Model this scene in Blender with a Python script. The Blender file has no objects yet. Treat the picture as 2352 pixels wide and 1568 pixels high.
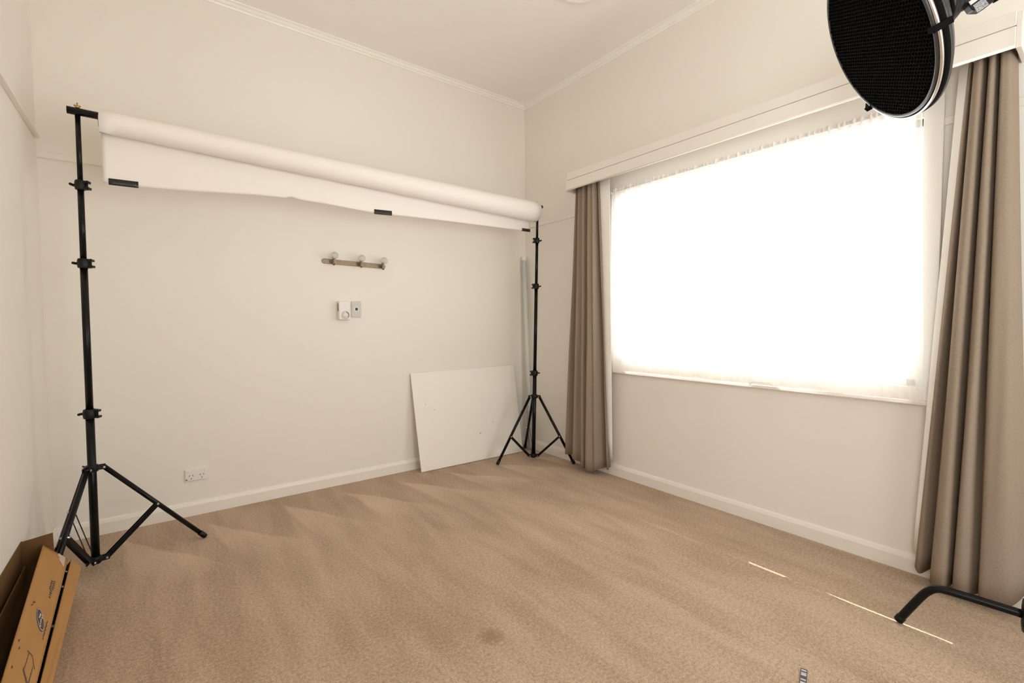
import bpy, math, random
from mathutils import Vector, Matrix

random.seed(7)
SC = bpy.context.scene
COL = SC.collection
PI = math.pi

SKY, SUN, EXPOSURE = 4.4, 13.0, 0.93

# ------------------------------------------------------------------ helpers
def V(*a):
    return Vector(a if len(a) > 1 else a[0])


class MB:
    """collects shapes that become ONE mesh object"""
    def __init__(self):
        self.v, self.f, self.s = [], [], []

    def add(self, vs, fs, smooth=False):
        o = len(self.v)
        self.v += [tuple(p) for p in vs]
        self.f += [tuple(i + o for i in f) for f in fs]
        self.s += [smooth] * len(fs)
        return self

    def box(self, a, b, M=None):
        x0, x1 = sorted((a[0], b[0])); y0, y1 = sorted((a[1], b[1])); z0, z1 = sorted((a[2], b[2]))
        vs = [V(x, y, z) for z in (z0, z1) for y in (y0, y1) for x in (x0, x1)]
        if M is not None:
            vs = [M @ p for p in vs]
        return self.add(vs, [(0, 2, 3, 1), (4, 5, 7, 6), (0, 1, 5, 4), (2, 6, 7, 3), (0, 4, 6, 2), (1, 3, 7, 5)])

    def tube(self, pts, r, n=20, cap=True, smooth=True):
        pts = [V(*p) for p in pts]
        rs = r if isinstance(r, (list, tuple)) else [r] * len(pts)
        rings = []
        ref = None
        for i, p in enumerate(pts):
            if i == 0: t = pts[1] - p
            elif i == len(pts) - 1: t = p - pts[i - 1]
            else: t = (pts[i + 1] - p).normalized() + (p - pts[i - 1]).normalized()
            t.normalize()
            if ref is None:
                ref = V(0, 0, 1) if abs(t.z) < .9 else V(1, 0, 0)
            a = (ref - t * ref.dot(t)).normalized(); b = t.cross(a); ref = a
            rings.append([p + (a * math.cos(2 * PI * k / n) + b * math.sin(2 * PI * k / n)) * rs[i] for k in range(n)])
        o = len(self.v)
        self.v += [tuple(q) for R in rings for q in R]
        for i in range(len(pts) - 1):
            for k in range(n):
                self.f.append((o + i * n + k, o + i * n + (k + 1) % n, o + (i + 1) * n + (k + 1) % n, o + (i + 1) * n + k)); self.s.append(smooth)
        if cap:
            self.f.append(tuple(o + k for k in reversed(range(n)))); self.s.append(False)
            self.f.append(tuple(o + (len(pts) - 1) * n + k for k in range(n))); self.s.append(False)
        return self

    def lathe(self, prof, origin, axis, n=48, smooth=True):
        """prof: list of (radius, distance along axis)"""
        axis = V(*axis).normalized(); origin = V(*origin)
        ref = V(0, 0, 1) if abs(axis.z) < .9 else V(1, 0, 0)
        a = (ref - axis * ref.dot(axis)).normalized(); b = axis.cross(a)
        o = len(self.v)
        for (r, d) in prof:
            for k in range(n):
                t = 2 * PI * k / n
                self.v.append(tuple(origin + axis * d + (a * math.cos(t) + b * math.sin(t)) * r))
        for i in range(len(prof) - 1):
            for k in range(n):
                self.f.append((o + i * n + k, o + i * n + (k + 1) % n, o + (i + 1) * n + (k + 1) % n, o + (i + 1) * n + k)); self.s.append(smooth)
        return self

    def prism(self, poly, origin, ex, ey, ez):
        """polygon (u,v) in axes ex,ey extruded along vector ez"""
        origin, ex, ey, ez = V(*origin), V(*ex), V(*ey), V(*ez)
        n = len(poly)
        vs = [origin + ex * u + ey * w for u, w in poly] + [origin + ex * u + ey * w + ez for u, w in poly]
        fs = [tuple(reversed(range(n))), tuple(range(n, 2 * n))] + [(i, (i + 1) % n, n + (i + 1) % n, n + i) for i in range(n)]
        return self.add(vs, fs)

    def sheet(self, rows, smooth=True):
        """grid of points"""
        h, w = len(rows), len(rows[0])
        vs = [p for r in rows for p in r]
        fs = [(i * w + k, i * w + k + 1, (i + 1) * w + k + 1, (i + 1) * w + k) for i in range(h - 1) for k in range(w - 1)]
        return self.add(vs, fs, smooth)

    def slab(self, quad, t):
        """quad of 4 points given thickness t along its normal (both sides flat)"""
        q = [V(*p) for p in quad]
        n = (q[1] - q[0]).cross(q[3] - q[0]).normalized() * t
        m = len(q)
        vs = q + [p + n for p in q]
        fs = [tuple(reversed(range(m))), tuple(range(m, 2 * m))] + [(i, (i + 1) % m, m + (i + 1) % m, m + i) for i in range(m)]
        return self.add(vs, fs)

    def build(self, name, mat, parent=None, bevel=0, solid=0, seg=2):
        me = bpy.data.meshes.new(name)
        me.from_pydata(self.v, [], self.f)
        me.polygons.foreach_set('use_smooth', self.s)
        me.update()
        import bmesh
        bm = bmesh.new(); bm.from_mesh(me)
        bmesh.ops.recalc_face_normals(bm, faces=bm.faces[:])
        bm.to_mesh(me); bm.free()
        o = bpy.data.objects.new(name, me); COL.objects.link(o)
        me.materials.append(mat)
        if solid:
            m = o.modifiers.new('solid', 'SOLIDIFY'); m.thickness = solid; m.offset = 0
        if bevel:
            m = o.modifiers.new('bevel', 'BEVEL'); m.width = bevel; m.segments = seg; m.limit_method = 'ANGLE'; m.angle_limit = .6
        if parent is not None:
            o.parent = parent
            o.matrix_parent_inverse = Matrix.Translation(-parent.location) if parent.type == 'EMPTY' else Matrix.Identity(4)
        return o


def tag(o, label, cat, group=None):
    o['label'] = label; o['category'] = cat
    if group: o['group'] = group
    return o


def thing(name, loc, label, cat, group=None):
    o = bpy.data.objects.new(name, None); COL.objects.link(o)
    o.location = loc; o.empty_display_size = .05
    return tag(o, label, cat, group)


def struct(o):
    o['kind'] = 'structure'
    return o


def smoothline(pts, per=6):
    """Catmull-Rom through 2-d or 3-d points"""
    P = [Vector(p) for p in pts]
    out = []
    for i in range(len(P) - 1):
        p0 = P[i - 1] if i else P[0] * 2 - P[1]
        p3 = P[i + 2] if i + 2 < len(P) else P[-1] * 2 - P[-2]
        p1, p2 = P[i], P[i + 1]
        for k in range(per):
            t = k / per
            out.append(.5 * ((2 * p1) + (p2 - p0) * t + (2 * p0 - 5 * p1 + 4 * p2 - p3) * t * t + (3 * p1 - p0 - 3 * p2 + p3) * t ** 3))
    out.append(P[-1])
    return out


# ------------------------------------------------------------------ materials
def mat(name, col, rough=.6, metal=0, spec=.5, noise=None, bump=None, emit=None):
    """noise=(scale, second colour, amount, stretch) bump=(scale, strength, stretch)"""
    m = bpy.data.materials.new(name); m.use_nodes = True
    nt = m.node_tree; N, L = nt.nodes, nt.links
    b = N['Principled BSDF']
    b.inputs['Base Color'].default_value = (*col, 1)
    b.inputs['Roughness'].default_value = rough
    b.inputs['Metallic'].default_value = metal
    b.inputs['Specular IOR Level'].default_value = spec
    tc = N.new('ShaderNodeTexCoord')
    if noise:
        sc, c2, amt, st = noise
        mp = N.new('ShaderNodeMapping'); mp.inputs['Scale'].default_value = st
        L.new(tc.outputs['Object'], mp.inputs[0])
        n = N.new('ShaderNodeTexNoise'); n.inputs['Scale'].default_value = sc; n.inputs['Detail'].default_value = 5
        L.new(mp.outputs[0], n.inputs['Vector'])
        rp = N.new('ShaderNodeMapRange'); rp.inputs[1].default_value = .3; rp.inputs[2].default_value = .7; rp.inputs[4].default_value = amt
        L.new(n.outputs[0], rp.inputs[0])
        mx = N.new('ShaderNodeMix'); mx.data_type = 'RGBA'
        mx.inputs[6].default_value = (*col, 1); mx.inputs[7].default_value = (*c2, 1)
        L.new(rp.outputs[0], mx.inputs[0]); L.new(mx.outputs[2], b.inputs['Base Color'])
    if bump:
        sc, stn, st = bump
        mp = N.new('ShaderNodeMapping'); mp.inputs['Scale'].default_value = st
        L.new(tc.outputs['Object'], mp.inputs[0])
        n = N.new('ShaderNodeTexNoise'); n.inputs['Scale'].default_value = sc; n.inputs['Detail'].default_value = 3
        L.new(mp.outputs[0], n.inputs['Vector'])
        bp = N.new('ShaderNodeBump'); bp.inputs['Strength'].default_value = stn; bp.inputs['Distance'].default_value = .002
        L.new(n.outputs[0], bp.inputs['Height']); L.new(bp.outputs[0], b.inputs['Normal'])
    return m


U = (1, 1, 1)
M = {}
M['wall'] = mat('cream_wall_paint', (.82, .785, .73), .55, noise=(1.3, (.81, .772, .714), .7, U), bump=(140, .12, U), spec=.35)
M['ceiling'] = mat('ceiling_paint', (.875, .85, .82), .7, bump=(120, .1, U), spec=.2)
M['trim'] = mat('white_gloss_trim', (.87, .85, .81), .35, noise=(4, (.84, .815, .77), .5, U))
M['skirting'] = mat('skirting_gloss', (.83, .795, .735), .35, noise=(4, (.815, .775, .71), .5, U))
M['pelmet'] = mat('pelmet_paint', (.82, .785, .73), .4, noise=(5, (.81, .77, .71), .5, (1, .3, 1)))
M['black_metal'] = mat('black_powder_coat', (.004, .004, .0043), .24, spec=.22, noise=(60, (.006, .006, .0064), .6, U))
M['black_plastic'] = mat('black_plastic', (.005, .005, .0053), .38, spec=.25, noise=(80, (.008, .008, .0084), .5, U))
M['bare_black'] = mat('black_matte', (.003, .003, .003), .8, spec=.08, noise=(90, (.0045, .0045, .0045), .5, U))
M['chrome'] = mat('chrome', (.8, .8, .82), .18, 1, noise=(30, (.7, .7, .72), .5, U))
M['brass'] = mat('brass', (.62, .40, .14), .28, 1, noise=(40, (.5, .31, .1), .6, U))
M['aged_brass'] = mat('aged_brass', (.30, .235, .16), .42, .75, noise=(45, (.19, .14, .09), .7, U))
M['paper'] = mat('backdrop_paper', (.86, .82, .79), .6, spec=.25, noise=(2, (.85, .805, .77), .6, U))
M['tape'] = mat('black_tape', (.012, .011, .010), .25, spec=.6, noise=(30, (.02, .018, .016), .6, U))
M['board'] = mat('white_board', (.88, .84, .79), .5, noise=(9, (.87, .825, .77), .5, U))
M['board_edge'] = mat('board_scuff', (.42, .28, .17), .8, noise=(60, (.55, .42, .3), .7, U))
M['pvc'] = mat('white_tube', (.62, .63, .60), .4, noise=(8, (.56, .57, .53), .6, (1, 1, .2)))
M['plastic'] = mat('white_plastic', (.80, .79, .77), .35, noise=(20, (.77, .76, .73), .4, U))
M['plastic_grey'] = mat('light_grey_plastic', (.60, .59, .57), .4, noise=(20, (.55, .54, .52), .4, U))
M['dark_hole'] = mat('socket_black', (.02, .02, .02), .5, noise=(50, (.03, .03, .03), .5, U))
M['slot'] = mat('socket_slot', (.20, .15, .11), .6, noise=(50, (.15, .11, .08), .5, U))
M['purple'] = mat('purple_dot', (.18, .02, .12), .4, noise=(60, (.22, .03, .15), .5, U))
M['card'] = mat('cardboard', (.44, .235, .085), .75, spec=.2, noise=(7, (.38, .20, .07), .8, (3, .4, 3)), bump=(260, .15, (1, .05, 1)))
M['card_in_shade'] = mat('cardboard_inside_shade', (.17, .088, .036), .8, spec=.15, noise=(7, (.13, .068, .028), .8, (3, .4, 3)))  # shade inside the box painted in as a darker cardboard
M['ink'] = mat('navy_ink', (.035, .03, .055), .6, noise=(120, (.09, .06, .06), .6, U))
M['tape_clear'] = mat('torn_tape', (.58, .47, .38), .35, noise=(40, (.5, .38, .28), .7, U))
M['knot'] = mat('cardboard_scar', (.12, .035, .015), .8, noise=(90, (.2, .07, .03), .6, U))
M['curtain'] = mat('taupe_linen', (.325, .257, .197), .85, spec=.15, noise=(90, (.245, .19, .142), .85, (1.2, 1.2, 7)), bump=(350, .35, (1, 1, 2)))
M['lining'] = mat('white_lining', (.85, .82, .775), .75, spec=.2, noise=(6, (.82, .785, .735), .6, (3, 3, .3)))
M['label_white'] = mat('label_white', (.62, .58, .55), .5, noise=(50, (.55, .51, .48), .5, U))
M['grille'] = mat('grey_grille', (.10, .10, .11), .4, .3, noise=(240, (.5, .5, .52), .8, U))
M['rim'] = mat('silver_rim', (.78, .74, .70), .28, .85, noise=(30, (.7, .66, .62), .5, U))
M['dish_out'] = mat('dish_grey_shell', (.030, .027, .023), .38, .1, noise=(50, (.06, .054, .046), .6, U))
M['grid_grey'] = mat('grid_ring_grey', (.075, .072, .075), .35, .4, noise=(30, (.06, .058, .06), .5, U))
M['strap'] = mat('grey_strap', (.05, .045, .055), .6, noise=(80, (.08, .075, .085), .6, U))
M['strap_light'] = mat('strap_marking', (.55, .55, .58), .55, noise=(120, (.35, .35, .38), .6, U))
M['yellow'] = mat('yellow_label', (.50, .44, .10), .6, noise=(60, (.4, .36, .09), .5, U))
M['red'] = mat('red_label', (.45, .12, .06), .6, noise=(60, (.5, .2, .1), .5, U))
M['outside'] = mat('eave_board', (.6, .55, .48), .7, noise=(9, (.5, .45, .4), .5, U))


def crystal():
    m = bpy.data.materials.new('clear_knob_glass'); m.use_nodes = True
    N, L = m.node_tree.nodes, m.node_tree.links
    b = N['Principled BSDF']
    b.inputs['Base Color'].default_value = (.92, .90, .86, 1); b.inputs['Roughness'].default_value = .08
    b.inputs['Transmission Weight'].default_value = .55; b.inputs['IOR'].default_value = 1.45
    t = N.new('ShaderNodeTexNoise'); t.inputs['Scale'].default_value = 60
    bp = N.new('ShaderNodeBump'); bp.inputs['Strength'].default_value = .15
    L.new(t.outputs[0], bp.inputs['Height']); L.new(bp.outputs[0], b.inputs['Normal'])
    return m
M['crystal'] = crystal()


def sheer_mat(name, col, see, weave, solid=.45):
    m = bpy.data.materials.new(name); m.use_nodes = True
    N, L = m.node_tree.nodes, m.node_tree.links
    N.remove(N['Principled BSDF']); out = N['Material Output']
    tr = N.new('ShaderNodeBsdfTranslucent'); tr.inputs[0].default_value = (*col, 1)
    df = N.new('ShaderNodeBsdfDiffuse'); df.inputs[0].default_value = (*col, 1)
    tp = N.new('ShaderNodeBsdfTransparent'); tp.inputs[0].default_value = (1, 1, 1, 1)
    mx = N.new('ShaderNodeMixShader'); mx.inputs[0].default_value = solid
    L.new(tr.outputs[0], mx.inputs[1]); L.new(df.outputs[0], mx.inputs[2])
    m2 = N.new('ShaderNodeMixShader')
    tc = N.new('ShaderNodeTexCoord'); mp = N.new('ShaderNodeMapping'); mp.inputs['Scale'].default_value = (6, 6, .5)
    nz = N.new('ShaderNodeTexNoise'); nz.inputs['Scale'].default_value = 9; nz.inputs['Detail'].default_value = 4
    L.new(tc.outputs['Object'], mp.inputs[0]); L.new(mp.outputs[0], nz.inputs['Vector'])
    rg = N.new('ShaderNodeMapRange'); rg.inputs[1].default_value = .3; rg.inputs[2].default_value = .7
    rg.inputs[3].default_value = see - weave; rg.inputs[4].default_value = see + weave
    L.new(nz.outputs[0], rg.inputs[0]); L.new(rg.outputs[0], m2.inputs[0])
    L.new(mx.outputs[0], m2.inputs[1]); L.new(tp.outputs[0], m2.inputs[2])
    L.new(m2.outputs[0], out.inputs[0])
    return m
M['sheer'] = sheer_mat('sheer_voile', (.92, .90, .88), .24, .06)
M['hem'] = sheer_mat('sheer_hem', (.88, .85, .845), .02, .015, .86)


def glass_mat():
    m = bpy.data.materials.new('window_glass'); m.use_nodes = True
    N, L = m.node_tree.nodes, m.node_tree.links
    N.remove(N['Principled BSDF']); out = N['Material Output']
    tp = N.new('ShaderNodeBsdfTransparent'); tp.inputs[0].default_value = (.97, .98, .97, 1)
    gl = N.new('ShaderNodeBsdfGlossy'); gl.inputs['Roughness'].default_value = .03
    lw = N.new('ShaderNodeLayerWeight'); lw.inputs[0].default_value = .2
    mu = N.new('ShaderNodeMath'); mu.operation = 'MULTIPLY'; mu.inputs[1].default_value = .4
    L.new(lw.outputs['Fresnel'], mu.inputs[0])
    mx = N.new('ShaderNodeMixShader')
    L.new(mu.outputs[0], mx.inputs[0]); L.new(tp.outputs[0], mx.inputs[1]); L.new(gl.outputs[0], mx.inputs[2])
    L.new(mx.outputs[0], out.inputs[0])
    return m
M['glass'] = glass_mat()


def carpet_mat():
    m = bpy.data.materials.new('beige_carpet'); m.use_nodes = True
    N, L = m.node_tree.nodes, m.node_tree.links
    b = N['Principled BSDF']; b.inputs['Roughness'].default_value = .95; b.inputs['Specular IOR Level'].default_value = .1
    b.inputs['Sheen Weight'].default_value = .15
    tc = N.new('ShaderNodeTexCoord')
    sep = N.new('ShaderNodeSeparateXYZ'); L.new(tc.outputs['Object'], sep.inputs[0])

    def math_(op, a, bb=None, c=None):
        n = N.new('ShaderNodeMath'); n.operation = op
        for i, x in enumerate((a, bb, c)):
            if x is None: continue
            if isinstance(x, (int, float)): n.inputs[i].default_value = x
            else: L.new(x, n.inputs[i])
        return n.outputs[0]

    def noise(scale, st=(1, 1, 1), det=3, rot=0, dist=0):
        mp = N.new('ShaderNodeMapping'); mp.inputs['Scale'].default_value = st; mp.inputs['Rotation'].default_value = (0, 0, rot); mp.inputs['Location'].default_value = (4.3, 1.7, 0)
        L.new(tc.outputs['Object'], mp.inputs[0])
        n = N.new('ShaderNodeTexNoise'); n.inputs['Scale'].default_value = scale; n.inputs['Detail'].default_value = det
        n.inputs['Distortion'].default_value = dist
        L.new(mp.outputs[0], n.inputs['Vector'])
        return n.outputs[0]
    # vacuum strokes: pile sheen painted in as pale wedges that open out from the far wall, then long faint streaks
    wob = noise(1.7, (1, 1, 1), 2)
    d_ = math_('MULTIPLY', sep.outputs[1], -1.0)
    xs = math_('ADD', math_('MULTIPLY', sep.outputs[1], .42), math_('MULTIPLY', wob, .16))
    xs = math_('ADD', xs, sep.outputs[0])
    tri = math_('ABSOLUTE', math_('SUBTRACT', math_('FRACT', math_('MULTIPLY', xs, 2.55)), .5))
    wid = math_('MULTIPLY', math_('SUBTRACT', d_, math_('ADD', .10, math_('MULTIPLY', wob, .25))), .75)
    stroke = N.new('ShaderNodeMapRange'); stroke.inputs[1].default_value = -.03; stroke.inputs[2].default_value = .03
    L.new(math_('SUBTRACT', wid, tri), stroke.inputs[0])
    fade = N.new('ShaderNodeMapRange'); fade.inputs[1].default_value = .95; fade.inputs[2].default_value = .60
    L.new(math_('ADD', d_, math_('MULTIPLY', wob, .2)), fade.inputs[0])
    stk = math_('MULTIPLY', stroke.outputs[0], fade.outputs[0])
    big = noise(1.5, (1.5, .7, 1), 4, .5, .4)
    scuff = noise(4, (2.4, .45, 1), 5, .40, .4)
    pile = noise(230, (1, 1, 1), 3)
    tuft = noise(85, (1, 1, 1), 3)
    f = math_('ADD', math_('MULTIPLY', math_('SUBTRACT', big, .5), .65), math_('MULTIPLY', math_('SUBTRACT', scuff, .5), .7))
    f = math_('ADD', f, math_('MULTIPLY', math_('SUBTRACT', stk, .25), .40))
    f = math_('ADD', f, math_('MULTIPLY', math_('SUBTRACT', pile, .5), 1.5))
    f = math_('ADD', f, math_('MULTIPLY', math_('SUBTRACT', tuft, .5), 1.1))
    # a dark scuff spot on the pile
    dx = math_('ADD', sep.outputs[0], 1.80); dy = math_('ADD', sep.outputs[1], 2.02)
    d = math_('SQRT', math_('ADD', math_('MULTIPLY', dx, dx), math_('MULTIPLY', dy, dy)))
    spot = N.new('ShaderNodeMapRange'); spot.inputs[1].default_value = .02; spot.inputs[2].default_value = .07; spot.inputs[3].default_value = .55; spot.inputs[4].default_value = 0
    L.new(math_('ADD', d, math_('MULTIPLY', tuft, .03)), spot.inputs[0])
    f = math_('SUBTRACT', math_('ADD', f, .5), spot.outputs[0])
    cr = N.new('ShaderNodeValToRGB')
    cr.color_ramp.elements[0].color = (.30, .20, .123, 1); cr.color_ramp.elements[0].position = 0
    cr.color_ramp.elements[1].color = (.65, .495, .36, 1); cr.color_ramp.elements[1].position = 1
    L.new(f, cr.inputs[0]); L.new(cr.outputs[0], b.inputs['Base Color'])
    bp = N.new('ShaderNodeBump'); bp.inputs['Strength'].default_value = .6; bp.inputs['Distance'].default_value = .006
    L.new(math_('ADD', pile, tuft), bp.inputs['Height']); L.new(bp.outputs[0], b.inputs['Normal'])
    return m
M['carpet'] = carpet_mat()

# ------------------------------------------------------------------ room shell
XL, YR, ZC = -3.212, -5.2, 3.13          # left wall, rear wall, ceiling height
T = .14
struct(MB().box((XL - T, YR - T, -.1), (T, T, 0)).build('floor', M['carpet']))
struct(MB().box((XL - T, YR - T, ZC), (T, T, ZC + .1)).build('ceiling', M['ceiling']))
struct(MB().box((XL - T, 0, 0), (T, T, ZC)).build('wall_back', M['wall']))
LY0, LY1, LZ0, LZ1 = -4.8, -3.45, .75, 2.35                        # unseen window added for fill light in the left wall, behind the camera
wl_ = MB()
wl_.box((XL - T, LY1, 0), (XL, 0, ZC)).box((XL - T, YR, 0), (XL, LY0, ZC))
wl_.box((XL - T, LY0, 0), (XL, LY1, LZ0)).box((XL - T, LY0, LZ1), (XL, LY1, ZC))
struct(wl_.build('wall_left', M['wall']))
# window opening in the right wall, an unseen one added for fill in the rear wall behind the camera
WY0, WY1, WZ0, WZ1 = -2.845, -1.085, .857, 2.085
wr = MB()
wr.box((0, YR, 0), (T, WY0, ZC)).box((0, WY1, 0), (T, 0, ZC))
wr.box((0, WY0, 0), (T, WY1, WZ0)).box((0, WY0, WZ1), (T, WY1, ZC))
struct(wr.build('wall_right', M['wall']))
RX0, RX1, RZ0, RZ1 = -1.95, -.50, .20, 2.30
wb = MB()
wb.box((XL - T, YR - T, 0), (RX0, YR, ZC)).box((RX1, YR - T, 0), (T, YR, ZC))
wb.box((RX0, YR - T, 0), (RX1, YR, RZ0)).box((RX0, YR - T, RZ1), (RX1, YR, ZC))
struct(wb.build('wall_rear', M['wall']))

# skirting boards (profile: depth, height)
SKP = [(0, 0), (.016, 0), (.016, .062), (.010, .078), (.004, .084), (0, .084)]
struct(MB().prism(SKP, (XL, 0, 0), (0, -1, 0), (0, 0, 1), (-XL, 0, 0)).build('baseboard_back', M['skirting']))
struct(MB().prism(SKP, (0, 0, 0), (-1, 0, 0), (0, 0, 1), (0, YR, 0)).build('baseboard_right', M['skirting']))
struct(MB().prism(SKP, (XL, 0, 0), (1, 0, 0), (0, 0, 1), (0, YR, 0)).build('baseboard_left', M['skirting']))
# cornices: small two-step moulding
COP = [(0, 0), (.008, .0), (.012, .010), (.022, .014), (.030, .026), (.044, .030), (.046, .036), (0, .036)]
struct(MB().prism(COP, (XL, 0, ZC - .036), (0, -1, 0), (0, 0, 1), (-XL, 0, 0)).build('trim_1', M['trim']))
struct(MB().prism(COP, (0, 0, ZC - .036), (-1, 0, 0), (0, 0, 1), (0, YR, 0)).build('trim_2', M['trim']))
struct(MB().prism(COP, (XL, 0, ZC - .036), (1, 0, 0), (0, 0, 1), (0, YR, 0)).build('trim_3', M['trim']))
# flat cover strips over the sheet joints of the walls
STP = [(0, 0), (.008, .0), (.010, .004), (.007, .033), (.001, .038), (0, .038)]
struct(MB().prism(STP, (XL, 0, 2.016), (0, -1, 0), (0, 0, 1), (-XL, 0, 0)).build('trim_4', M['wall']))
struct(MB().prism(STP, (0, 0, 2.016), (-1, 0, 0), (0, 0, 1), (0, -.98, 0)).build('trim_5', M['wall']))
struct(MB().prism(STP, (0, -2.906, 2.006), (-1, 0, 0), (0, 0, 1), (0, YR + 2.906, 0)).build('trim_6', M['wall']))
STL = [(0, 0), (.020, .0), (.022, .004), (.016, .020), (.004, .026), (0, .026)]
struct(MB().prism(STL, (XL, -.03, 2.105), (1, 0, 0), (0, 0, 1), (0, YR + .03, 0)).build('trim_7', M['skirting'], bevel=.002))

# ------------------------------------------------------------------ window 1 (with sheer) and added fill windows 2 and 3 (unseen, behind the camera)
w1 = bpy.data.objects.new('window_1', None); COL.objects.link(w1); w1.location = (0, -1.95, .8); struct(w1)
fr = MB()
fr.box((-.018, -2.906, .80), (0, -2.836, 2.24)).box((-.018, -1.074, .80), (0, -.99, 2.24))
fr.box((-.018, -2.836, 2.06), (0, -1.074, 2.24))
fr.build('architrave', M['trim'], w1, bevel=.003)
sf = MB()
y0, y1, z0, z1 = WY0, WY1, WZ0, WZ1
sf.box((.03, y0, z0), (.085, y0 + .055, z1)).box((.03, y1 - .055, z0), (.085, y1, z1))
sf.box((.03, y0, z0), (.085, y1, z0 + .035)).box((.03, y0, z1 - .05), (.085, y1, z1))
sf.build('window_frame', M['trim'], w1, bevel=.003)
MB().box((.055, y0 + .05, z0 + .03), (.06, y1 - .05, z1 - .04)).build('glass', M['glass'], w1)
MB().box((-.036, -2.925, .781), (.0, -.985, .80)).build('sill', M['pelmet'], w1, bevel=.004)

w2 = bpy.data.objects.new('fill_window_2', None); COL.objects.link(w2); w2.location = ((RX0 + RX1) / 2, YR, RZ0); struct(w2)
f2 = MB()
f2.box((RX0, YR - .1, RZ0), (RX0 + .06, YR - .04, RZ1)).box((RX1 - .06, YR - .1, RZ0), (RX1, YR - .04, RZ1))
f2.box((RX0, YR - .1, RZ0), (RX1, YR - .04, RZ0 + .06)).box((RX0, YR - .1, RZ1 - .06), (RX1, YR - .04, RZ1))
f2.box(((RX0 + RX1) / 2 - .03, YR - .1, RZ0), ((RX0 + RX1) / 2 + .03, YR - .04, RZ1))
f2.build('window_frame', M['trim'], w2)
MB().box((RX0 + .03, YR - .072, RZ0 + .03), (RX1 - .03, YR - .068, RZ1 - .03)).build('glass', M['glass'], w2)
w3 = bpy.data.objects.new('fill_window_3', None); COL.objects.link(w3); w3.location = (XL, (LY0 + LY1) / 2, LZ0); struct(w3)
f3 = MB()
f3.box((XL - .1, LY0, LZ0), (XL - .04, LY0 + .06, LZ1)).box((XL - .1, LY1 - .06, LZ0), (XL - .04, LY1, LZ1))
f3.box((XL - .1, LY0, LZ0), (XL - .04, LY1, LZ0 + .06)).box((XL - .1, LY0, LZ1 - .06), (XL - .04, LY1, LZ1))
f3.box((XL - .1, (LY0 + LY1) / 2 - .03, LZ0), (XL - .04, (LY0 + LY1) / 2 + .03, LZ1))
f3.build('window_frame', M['trim'], w3)
MB().box((XL - .072, LY0 + .03, LZ0 + .03), (XL - .068, LY1 - .03, LZ1 - .03)).build('glass', M['glass'], w3)
# roof eave outside that shades the upper part of window 1
struct(MB().box((T, -6.5, 2.62), (1.022, 3, 2.70)).build('trim_8', M['outside']))

# ------------------------------------------------------------------ sheer curtain over the window
sh = thing('sheer_curtain', (-.05, -1.95, .81), 'white see-through net curtain gathered across the bright window', 'sheer curtain')
HEM = [(-1.062, .796), (-1.27, .797), (-1.30, .803), (-1.325, .815), (-1.39, .811), (-1.50, .798), (-1.62, .794), (-1.72, .796), (-1.80, .793),
       (-1.905, .796), (-1.935, .783), (-2.00, .786), (-2.10, .792), (-2.25, .796), (-2.29, .803), (-2.45, .806), (-2.53, .813), (-2.56, .806),
       (-2.70, .806), (-2.76, .803), (-2.86, .801)]


def interp(tab, x):
    t = sorted(tab)
    if x <= t[0][0]: return t[0][1]
    for (a, b), (c, d) in zip(t, t[1:]):
        if x <= c: return b + (d - b) * (x - a) / (c - a)
    return t[-1][1]


FOLD = [(-1.09, .25), (-1.16, -.9), (-1.29, .9), (-1.36, -.4), (-1.44, .8), (-1.55, -.3), (-1.66, .4), (-1.76, -.7), (-1.86, .3), (-1.94, 1.0),
        (-2.0, -.5), (-2.12, .6), (-2.2, -.6), (-2.3, .4), (-2.42, -.4), (-2.55, .7), (-2.68, -.7), (-2.78, .4), (-2.86, -.3)]


def sheer_pt(u, w):
    """u 0..1 along the window, w 0 top .. 1 hem"""
    y = -1.068 - u * 1.795
    ytop = -1.085 - u * 1.755
    yb = -1.062 - u * 1.80 - .03 * max(0, 1 - u * 1.2) * w
    yy = ytop + (yb - ytop) * w + .018 * math.sin(u * 37) * w
    zt = 2.105
    zz = zt + (interp(HEM, yb) - zt) * w
    xx = -.056 - .013 * interp(FOLD, y) * min(1, w * 1.6) - .004 * math.sin(u * 260) * (1 - w) ** 2
    xx -= .006 * math.sin(u * 71 + w * 2.0) * w
    k = max(0, min(1, (w - .75) / .25)); op = interp(OPEN, yy)
    xx += (-.0415 - .017 * op - xx) * k                              # the foot of the net rests on the sill except where it lifts
    zz += (min(zz, .786) + .020 * op - zz) * k
    return V(min(xx, -.040), yy, zz)


OPEN = [(-1.0, 0), (-2.10, 0), (-2.13, 1.5), (-2.235, 1.5), (-2.27, .0), (-2.42, .0), (-2.50, .30), (-2.72, .28), (-2.80, .15), (-2.86, .5)]
NU, NW = 300, 30
MB().sheet([[sheer_pt(i / NU, j / NW * .963) for i in range(NU + 1)] for j in range(NW + 1)]).build('net', M['sheer'], sh)
MB().sheet([[sheer_pt(i / NU, .963 + .037 * j / 4) + V(-.0008, 0, 0) for i in range(NU + 1)] for j in range(5)]).build('hem', M['hem'], sh)
hd = []
for j in range(5):
    row = []
    for i in range(NU * 2 + 1):
        u = i / (NU * 2)
        row.append(V(-.040 - .009 * math.sin(u * 420 + 2 * math.sin(u * 90)) - .004 * math.sin(u * 170) - (.004 if j == 2 else 0), -1.085 - u * 1.755, 2.105 + .030 * j / 4 + .003 * math.sin(u * 300 + j)))
    hd.append(row)
MB().sheet(hd).build('gathered_heading', M['hem'], sh)
wire = MB().tube([(-.044, -1.066, 2.112), (-.044, -2.845, 2.112)], .004, 10)
for yy in (-1.066, -2.845):
    wire.box((-.05, yy - .006, 2.105), (-.018, yy + .006, 2.119))
wire.build('curtain_wire', M['trim'], sh)

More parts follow.
